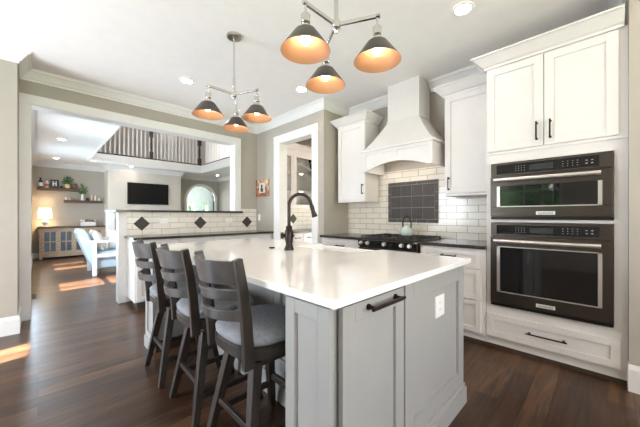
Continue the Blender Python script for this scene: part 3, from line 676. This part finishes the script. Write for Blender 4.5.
# ================================================================== BAR STOOLS (local: +x faces the island)
def superell(a, b, z, n=3.0, seg=36, cx=0): return [(cx+a*math.copysign(abs(math.cos(2*PI*i/seg))**(2/n), math.cos(2*PI*i/seg)), b*math.copysign(abs(math.sin(2*PI*i/seg))**(2/n), math.sin(2*PI*i/seg)), z) for i in range(seg)]
def make_stool(loc, rz, label):
    t = thing('bar_stool', label, 'bar stool', loc, rz, 'bar stools along the island')
    k = dict(parent=t, local=True)
    MB().loft([superell(.195, .20, .535), superell(.215, .22, .545), superell(.218, .223, .59), superell(.205, .21, .602)]).build('seat_ring', M['stoolw'], smooth=40, **k)
    MB().loft([superell(.205, .21, .598, 2.7), superell(.218, .222, .612, 2.7), superell(.22, .225, .632, 2.7), superell(.205, .21, .652, 2.6), superell(.16, .165, .664, 2.4), superell(.08, .08, .669, 2.2)]).build('seat_cushion', M['fabric'], smooth=60, **k)
    bx(-.125, .125, -.125, .125, .47, .535).build('swivel_base', M['stoolw'], bevel=.004, **k)
    for sx in (-1, 1):
        for sy in (-1, 1):
            MB().bar([(sx*.115, sy*.115, .50), (sx*.205, sy*.205, 0)], [.05, .036], [.05, .036], (0, 1, 0)).build('leg', M['stoolw'], bevel=.003, **k)
    def at(z): f = (.50-z)/.50; return .115+.09*f, .115+.09*f
    x, y = at(.22); MB().box(x-.011, x+.011, -y, y, .20, .24).build('footrest', M['stoolw'], bevel=.002, **k)
    MB().box(-x-.01, -x+.01, -y, y, .21, .24).build('stretcher', M['stoolw'], bevel=.002, **k)
    x, y = at(.16)
    for sy in (-1, 1): MB().box(-x, x, sy*y-.01, sy*y+.01, .145, .178).build('stretcher', M['stoolw'], bevel=.002, **k)
    for sy in (-1, 1):
        MB().bar([(-.190, sy*.178, .515), (-.196, sy*.182, .62), (-.208, sy*.188, .74), (-.228, sy*.195, .87), (-.256, sy*.202, 1.008)], [.048, .048, .045, .042, .036], [.03]*5, (1, 0, 0)).build('back_post', M['stoolw'], bevel=.003, **k)
    def rail(zc, hgt, xc, yw, bow, tilt):
        R = []
        for i in range(17):
            s_ = -1+2*i/16; y = s_*yw; b = -bow*(1-s_*s_)
            R.append([(xc+b+.011-tilt*hgt/2*-1, y, zc-hgt/2), (xc+b-.011-tilt*hgt/2*-1, y, zc-hgt/2), (xc+b-.011-tilt*hgt/2, y, zc+hgt/2), (xc+b+.011-tilt*hgt/2, y, zc+hgt/2)])
        return MB().loft(R)
    rail(.945, .105, -.235, .188, .085, .24).build('top_rail', M['railw'], bevel=.003, smooth=40, **k)
    rail(.845, .048, -.218, .186, .085, .2).build('slat', M['railw'], bevel=.003, smooth=40, **k)
    rail(.752, .048, -.204, .182, .085, .15).build('slat', M['railw'], bevel=.003, smooth=40, **k)
    return t
st = make_stool((.845, 1.285, 0), 0, 'bar stool nearest the camera, its grey seat fully in view')
dup(st, (.825, 1.80, 0), math.radians(-2), 'middle bar stool of the three along the island')
dup(st, (.815, 2.37, 0), math.radians(-2), 'bar stool farthest from the camera, at the far island end')

# ================================================================== CHANDELIERS
def make_chandelier(loc, rz, label, angs):
    t = thing('chandelier', label, 'chandelier', loc, rz, 'three-shade chandeliers')
    k = dict(parent=t, local=True); top = CZ-loc[2]
    MB().lathe([(.001, top-.032), (.03, top-.03), (.062, top-.022), (.066, top-.006), (.066, top)], seg=28).build('canopy', M['nickel'], smooth=40, **k)
    MB().tube([(0,0,-.01), (0,0,top-.025)], .0085, 12).tube([(0,0,.02), (0,0,.15)], .0125, 12).build('stem', M['chrome'], smooth=40, **k)
    MB().lathe([(.001, -.05), (.008, -.048), (.012, -.036), (.026, -.022), (.028, .018), (.014, .028), (.013, .05)], seg=20).build('hub', M['chrome'], smooth=40, **k)
    A = .238
    for a in angs:
        c, s_ = math.cos(a), math.sin(a); ex, ey = c*A, s_*A
        MB().bar([(0, 0, 0), (ex*.5, ey*.5, .003), (ex, ey, .006)], .016, .02, (-s_, c, 0)).tube([(ex*.97, ey*.97, .006), (ex*1.07, ey*1.07, .006)], .014, 12).build('arm', M['chrome'], bevel=.002, **k)
        MB().tube([(ex, ey, .01), (ex, ey, -.055)], .006, 10).lathe([(.001, -.05), (.020, -.052), (.025, -.06), (.025, -.100), (.019, -.104), (.028, -.118), (.036, -.130), (.038, -.148)], (ex, ey, 0), 20).build('socket', M['chrome'], smooth=40, **k)
        R0, R1, z0, z1 = .058, .130, -.146, -.246
        sh = MB().lathe([(.02, z0+.002), (R0, z0), (R1, z1), (R1+.002, z1-.004)], (ex, ey, 0), 40, 0, cap=False)
        sh.lathe([(R1+.002, z1-.004), (R1-.003, z1-.001), (R0-.003, z0-.004), (.02, z0-.003)], (ex, ey, 0), 40, 1, cap=False)
        sh.build('lamp_shade', [M['shadeo'], M['shadei']], smooth=40, **k)
        MB().lathe([(.001, -.216), (.014, -.213), (.024, -.202), (.027, -.189), (.023, -.176), (.014, -.164), (.012, -.152)], (ex, ey, 0), 18).build('bulb', M['bulb'], smooth=60, **k)
    return t
aw = math.atan2(287, 284.4)     # forward azimuth
def az(lat, dep): return math.atan2(dep*math.sin(aw) - lat*math.cos(aw), dep*math.cos(aw) + lat*math.sin(aw))
def ring(deg): return [az(math.cos(math.radians(d_)), math.sin(math.radians(d_))) for d_ in deg]
make_chandelier((1.245, 1.122, 2.312), 0, 'chandelier nearer the camera with three dark cone shades above the near island end', ring((104, 224, -16)))
make_chandelier((1.285, 2.424, 2.312), 0, 'chandelier farther away with three dark cone shades and its ceiling canopy in view', ring((102, 222, -18)))

# ================================================================== DOWNLIGHTS
def downlight(x, y, z, label, r=.075):
    lens = M['can'] if z > FZ else M['candim']
    t = thing('downlight', label, 'ceiling light', (x, y, z-.012), 0, 'recessed ceiling lights')
    MB().lathe([(r*.72, -.002), (r*.8, -.012), (r, -.010), (r*1.02, -.001)], (x, y, z), 28, cap=False).build('trim_ring', M['white'], t, smooth=40)
    MB().lathe([(.001, -.004), (r*.74, -.004), (r*.74, -.0015), (.001, -.001)], (x, y, z), 24).build('lens', lens, t)
for x, y, z, lb in ((1.298, 3.63, CZ, 'round recessed ceiling light left of the far chandelier'), (2.451, 2.818, CZ, 'round recessed ceiling light beside the pantry corner, between the chandeliers'),
                 (2.418, .812, CZ, 'large round recessed ceiling light above the oven cabinet side'),
                 (.1, 1.5, CZ, 'recessed ceiling light over the walkway left of the camera'), (.9, -.6, CZ, 'recessed ceiling light behind the camera on the right'),
                 (-1.2, .2, CZ, 'recessed ceiling light behind the camera on the left'), (2.42, -.32, CZ, 'recessed ceiling light near the right wall, added outside the view as fill'),  # right-wall light is unseen, placed as fill for the oven cabinet
                 (.33, 7.57, FZ, 'recessed light in the low great-room ceiling nearer the opening'), (.33, 10.15, FZ, 'recessed light in the low great-room ceiling near the shelves'),
                 (2.02, 10.2, FZ, 'small recessed light above the television'), (4.75, 10.2, FZ, 'recessed light in the ceiling in front of the arch'),
                 (3.7, 3.4, CZ, 'recessed light in the pantry ceiling'), (4.5, 3.4, CZ, 'recessed light at the far end of the pantry ceiling'), (3.35, 3.35, CZ, 'unseen recessed pantry light just inside the doorway, added to brighten the cabinet'), (4.1, 3.3, CZ, 'unseen recessed light in the middle of the pantry ceiling, added to brighten the cabinet')):  # last two pantry lights are added to brighten the glazed cabinet
    downlight(x, y, z, lb)

# ================================================================== PICTURE
t = thing('picture_frame', 'small rustic wood picture on the grey wall beside the doorway', 'picture', (2.93, 4.47, 1.545))
mb = MB()
for a0, a1, z0, z1, m_ in ((4.26, 4.65, 1.545, 1.608, 0), (4.26, 4.65, 1.792, 1.855, 1), (4.26, 4.355, 1.61, 1.79, 1), (4.555, 4.65, 1.61, 1.79, 0), (4.28, 4.34, 1.60, 1.68, 0), (4.57, 4.63, 1.70, 1.80, 1)): mb.box(2.912-.004*(a1-a0 < .07), 2.943, a0, a1, z0, z1, m_)
mb.build('frame', [mat('frame_wood_red', (.34, .12, .06), .6, var=.9, scale=16), mat('frame_wood_tan', (.50, .33, .19), .6, var=.9, scale=16)], t, bevel=.003)
p = bx(2.918, 2.942, 4.356, 4.554, 1.611, 1.789).build('print', M['photo'], t)
MB().prism([(4.42, 1.625), (4.50, 1.63), (4.51, 1.68), (4.485, 1.71), (4.495, 1.745), (4.465, 1.765), (4.435, 1.745), (4.445, 1.705), (4.415, 1.67)], 'x', 2.9165, 2.919).build('figure', M['photod'], p)

# ================================================================== GREAT ROOM FURNITURE
t = thing('sideboard', 'weathered wood sideboard with glazed doors below the wall shelves', 'sideboard', (.72, 10.98, 0))
mb = bx(.02, 1.46, 10.81, 11.17, .10, .84).box(.02, .08, 10.79, 11.17, 0, .12).box(1.40, 1.46, 10.79, 11.17, 0, .12).box(.08, 1.40, 10.80, 10.84, .05, .12)
mb.build('carcass', M['rustic2'], t)
bx(-.02, 1.50, 10.75, 11.18, .84, .885).build('top', M['shelfw'], t, bevel=.004)
for i in range(4):
    a0 = .075+i*.332; a1 = a0+.318; mb = MB(); rl = .045
    fbox(mb, '-y', a0, a0+rl, .14, .80, 10.79, -.02, 0); fbox(mb, '-y', a1-rl, a1, .14, .80, 10.79, -.02, 0)
    fbox(mb, '-y', a0+rl, a1-rl, .14, .20, 10.79, -.02, 0); fbox(mb, '-y', a0+rl, a1-rl, .74, .80, 10.79, -.02, 0)
    fbox(mb, '-y', (a0+a1)/2-.012, (a0+a1)/2+.012, .20, .74, 10.79, -.018, 0); fbox(mb, '-y', a0+rl, a1-rl, .455, .48, 10.79, -.018, -.001)
    d = mb.build('door', M['rustic2'], t)
    fbox(MB(), '-y', a0+rl, a1-rl, .20, .74, 10.79, -.019, -.012).build('pane', M['pane'], d)
t = thing('table_lamp', 'lit table lamp with white drum shade on the sideboard', 'lamp', (.135, 10.97, .885))
MB().lathe([(.001, .885), (.07, .885), (.07, .9), (.03, .91), (.055, .95), (.075, 1.0), (.06, 1.06), (.025, 1.10), (.012, 1.115), (.012, 1.14)], (.135, 10.97, 0), 24).build('base', M['ceramic'], t, smooth=50)
MB().lathe([(.145, 1.12), (.13, 1.40), (.128, 1.40), (.143, 1.12)], (.135, 10.97, 0), 32, cap=False).build('lamp_shade', M['lshade'], t, smooth=50)
MB().ico((.135, 10.97, 1.25), .035, 2).tube([(.135, 10.97, 1.13), (.135, 10.97, 1.23)], .01, 8).build('bulb', mat('lamp_bulb', (1, .9, .7), .5, emit=160, ecol=(1, .72, .40)), t)
t = thing('planter_box', 'white planter box of small flowers on the sideboard top', 'planter', (1.06, 10.97, .885))
bx(.89, 1.25, 10.92, 11.03, .885, 1.0).build('box', M['ceramic'], t, bevel=.004)
f = MB()
for i in range(16): f.ico((random.uniform(.9, 1.24), random.uniform(10.93, 11.02), random.uniform(1.0, 1.06)), .03, 1, i % 3, jit=.2)
f.build('flowers', [M['ceramic'], M['leaf2'], M['red']], t)
tag(bx(-.03, .86, 10.98, 11.2, 1.90, 1.98).build('wall_shelf', M['shelfw'], bevel=.003), 'upper dark wooden wall shelf holding bottles and a plant', 'shelf', 'floating wall shelves')
tag(bx(.53, 1.42, 10.98, 11.2, 1.575, 1.645).build('wall_shelf', M['shelfw'], bevel=.003), 'lower dark wooden wall shelf holding a white vase', 'shelf', 'floating wall shelves')
SZ = 1.98; yb = 11.08
def bottle(x, label, h, r, ms):
    t = thing('bottle', label, 'bottle', (x, yb, SZ), 0, 'bottles on the upper shelf')
    MB().lathe([(.001, 0), (r, 0), (r, h*.62), (r*.45, h*.78), (r*.4, h*.96)], (x, yb, SZ), 16).build('body', ms[0], t, smooth=40)
    MB().lathe([(r*1.02, h*.12), (r*1.02, h*.5)], (x, yb, SZ), 16, cap=False).build('paper_label', ms[1], t)
    MB().lathe([(r*.46, h*.92), (r*.46, h), (.001, h)], (x, yb, SZ), 12).build('cap', ms[2], t)
bottle(.047, 'tall dark bottle with white label at the left end of the upper shelf', .27, .045, (M['darkg'], M['ceramic'], M['darkg']))
bottle(.175, 'shorter bottle with pinkish red label on the upper shelf', .22, .045, (M['ceramic'], M['red'], M['red']))
t = thing('letter_block', 'black block sign with a white letter H on the upper shelf', 'sign', (.33, 11.08, SZ))
bx(.24, .425, 11.05, 11.12, SZ, SZ+.235).build('block', M['tvb'], t, bevel=.003)
bx(.29, .315, 11.045, 11.051, SZ+.05, SZ+.185).box(.352, .377, 11.045, 11.051, SZ+.05, SZ+.185).box(.315, .352, 11.045, 11.051, SZ+.105, SZ+.13).build('letter', M['ceramic'], t)
tag(MB().lathe([(.001, 0), (.025, 0), (.032, .04), (.03, .06)], (.475, 11.07, SZ), 16).build('cup', M['darkg'], smooth=40), 'small dark cup beside the letter block on the upper shelf', 'cup')
def plant(name, label, x, z, pot, potm, hgt, spread, lm, n_):
    t = thing(name, label, 'plant', (x, yb, z))
    MB().lathe(pot, (x, yb, z), 20).build('pot', potm, t, smooth=50)
    top = max(p[1] for p in pot); f = MB()
    for i in range(n_):
        a = random.uniform(0, 2*PI); q = random.uniform(.1, 1)*spread; zz = z+top+hgt*random.uniform(.1, 1)*(1-.4*q/spread)
        p0 = Vector((x, yb, z+top-.02)); p1 = Vector((x+q*math.cos(a), yb-.02+.5*q*math.sin(a), zz))
        if p1.y > 11.17: p1.y = 11.17
        f.tube([p0, (p0+p1)/2+Vector((0,0,.02)), p1], .002, 4)
        f.ico(p1, .022, 1, sc=(1, .6, 1), jit=.3)
        f.ico((p0*.4+p1*.6), .018, 1, sc=(1, .6, 1), jit=.3)
    f.build('foliage', lm, t)
plant('potted_plant', 'leafy plant in a round cream pot on the upper shelf', .605, SZ, [(.001, 0), (.04, 0), (.065, .05), (.06, .10), (.045, .13)], M['cream'], .26, .13, M['leaf'], 34)
plant('potted_plant', 'tall green sprigs in a slim white vase on the lower shelf', .948, 1.645, [(.001, 0), (.04, 0), (.042, .08), (.03, .16), (.034, .19)], M['ceramic'], .34, .12, M['leaf'], 30)
tag(bx(.69, .82, 11.03, 11.16, SZ, SZ+.15).build('wooden_box', M['shelfw'], bevel=.004), 'brown wooden box at the right end of the upper shelf', 'box')
for x, h, r, m_, lb in ((.576, .085, .028, 'ceramic', 'small white jar at the left end of the lower shelf'), (.645, .085, .028, 'cream', 'small cream jar second from the left on the lower shelf'),
                       (1.062, .085, .038, 'darkg', 'round dark jar right of the white vase on the lower shelf'), (1.165, .18, .026, 'cream', 'taller of the two pale candlesticks on the lower shelf'),
                       (1.245, .16, .026, 'ceramic', 'shorter of the two pale candlesticks on the lower shelf'), (1.34, .085, .04, 'ceramic', 'low white jar at the right end of the lower shelf')):
    tag(MB().lathe([(.001, 0), (r, 0), (r, h*.7), (r*.7, h*.86), (r*.75, h), (.001, h)], (x, yb, 1.645), 16).build('jar', M[m_], smooth=40), lb, 'candlestick' if 'candle' in lb else 'jar', 'small pieces on the lower shelf')
tag(bx(.72, .86, 11.02, 11.12, 1.645, 1.675).build('book', M['rustic'], bevel=.002), 'small flat brown book lying on the lower shelf', 'book')

# television
t = thing('television', 'wall-mounted flat black television above the mantel', 'television', (2.55, 10.46, 1.55))
bx(1.965, 3.135, 10.455, 10.499, 1.55, 2.235).build('bezel', M['tvb'], t, bevel=.004)
bx(1.98, 3.12, 10.452, 10.456, 1.565, 2.22).build('screen', M['tv'], t)

# armchair: white open-arm wooden frame, pale blue upholstery, back towards the left
t = thing('armchair', 'pale blue upholstered armchair with white wooden arms beside the half wall', 'armchair', (1.0, 7.5, 0))
for yy in (7.12, 7.92):
    a = MB().box(.755, .825, yy-.035, yy+.035, 0, .655).box(1.42, 1.49, yy-.035, yy+.035, 0, .655)
    a.box(.70, 1.55, yy-.05, yy+.05, .655, .70).box(.825, 1.42, yy-.03, yy+.03, .36, .43)
    a.build('arm_frame', M['white'], t, bevel=.005)
bx(.80, 1.46, 7.155, 7.885, .14, .30).build('seat_base', M['chairblue'], t, bevel=.02)
bx(.78, 1.52, 7.165, 7.875, .30, .47).build('seat_cushion', M['chairblue'], t, bevel=.05)
def back(z, th, x): return [(x-th/2, 7.16, z), (x+th/2, 7.16, z), (x+th/2, 7.88, z), (x-th/2, 7.88, z)]
MB().loft([back(.12, .12, .84), back(.35, .17, .78), back(.62, .18, .69), back(.84, .16, .61), back(.93, .09, .59)]).build('backrest', M['chairblue'], t, bevel=.035)
for sx, sy in ((.86, 7.3), (1.4, 7.3), (.86, 7.75), (1.4, 7.75)): MB().tube([(sx, sy, .141), (sx, sy, 0)], [.028, .02], 10).build('foot', M['rustic'], t)
def pillow(x, y, z, rz, tilt, label, m_):
    mb = MB(); n_ = 12; top = []; bot = []
    for s_ in (1, -1):
        vs = []; fs = []
        for i in range(n_+1):
            for j in range(n_+1):
                u, v = -1+2*i/n_, -1+2*j/n_; th = .075*((1-u**4)*(1-v**4))**.6
                pin = 1-.08*(1-abs(u*v)); vs.append((s_*th, u*.188*pin, v*.21*pin))
        for i in range(n_):
            for j in range(n_): a = i*(n_+1)+j; fs.append((a, a+1, a+n_+2, a+n_+1))
        mb.add(vs, fs, 0)
        for f_i in range(len(fs)):
            if (f_i // n_) in (2, 9): mb.m[-len(fs)+f_i] = 1
    mt = Matrix.Translation((x, y, z)) @ Matrix.Rotation(rz, 4, 'Z') @ Matrix.Rotation(tilt, 4, 'Y')
    mb.v = [tuple(mt @ Vector(p)) for p in mb.v]
    return tag(mb.build('cushion', m_, smooth=60), label, 'cushion', 'cushions on the armchair')
pillow(.875, 7.345, .695, 0, -.30, 'white striped cushion leaning on the armchair back, nearer the camera', [M['pillow'], M['stripe']])
pillow(.88, 7.735, .695, 0, -.32, 'plain white cushion leaning on the armchair back, farther from the camera', [M['ceramic'], M['ceramic']])
pillow(1.22, 7.35, .68, 1.3, -.25, 'white cushion propped against the armchair arm behind the half wall end', [M['pillow'], M['pillow']])
# floor register
mb = bx(-.115, -.01, 5.78, 6.08, 0, .006)
for i in range(8): mb.box(-.105, -.02, 5.80+.034*i, 5.815+.034*i, .006, .009)
tag(mb.build('floor_vent', M['vent']), 'brown metal floor vent set in the wood by the opening', 'vent')

# balcony railings
def railing(label, p0, p1, n_, newels, loc):
    t = thing('balcony_railing', label, 'railing', loc, 0, 'balcony railings')
    d = Vector(p1)-Vector(p0); z = FZ+.24
    def P(s_): q = Vector(p0)+d*s_; return q.x, q.y
    x0, y0 = P(0); x1, y1 = P(1)
    def run(z0, z1, w_): return MB().box(min(x0, x1)-(w_ if abs(d.y) > abs(d.x) else 0), max(x0, x1)+(w_ if abs(d.y) > abs(d.x) else 0), min(y0, y1)-(w_ if abs(d.x) > abs(d.y) else 0), max(y0, y1)+(w_ if abs(d.x) > abs(d.y) else 0), z0, z1)
    run(z, z+.04, .035).build('shoe_rail', M['newel'], t)
    run(z+.92, z+.98, .035).build('hand_rail', M['newel'], t, bevel=.008)
    for s_ in newels:
        x, y = P(s_); MB().box(x-.05, x+.05, y-.05, y+.05, z, z+.25).lathe([(.03, z+.25), (.04, z+.45), (.03, z+.7)], (x, y, 0), 12).box(x-.05, x+.05, y-.05, y+.05, z+.7, z+1.05).build('newel_post', M['newel'], t)
    for i in range(1, n_):
        s_ = i/n_
        if any(abs(s_-q) < .012 for q in newels): continue
        x, y = P(s_); MB().box(x-.018, x+.018, y-.018, y+.018, z+.04, z+.92).build('baluster', M['white'], t)
    return t
railing('long balcony railing with white balusters above the television', (1.03, 10.06), (4.02, 10.06), 27, (0, .497, 1), (2.5, 10.06, FZ+.24))
railing('side balcony railing returning along the right above the arch', (4.14, 9.9), (4.14, 5.2), 40, (), (4.14, 7.5, FZ+.24))
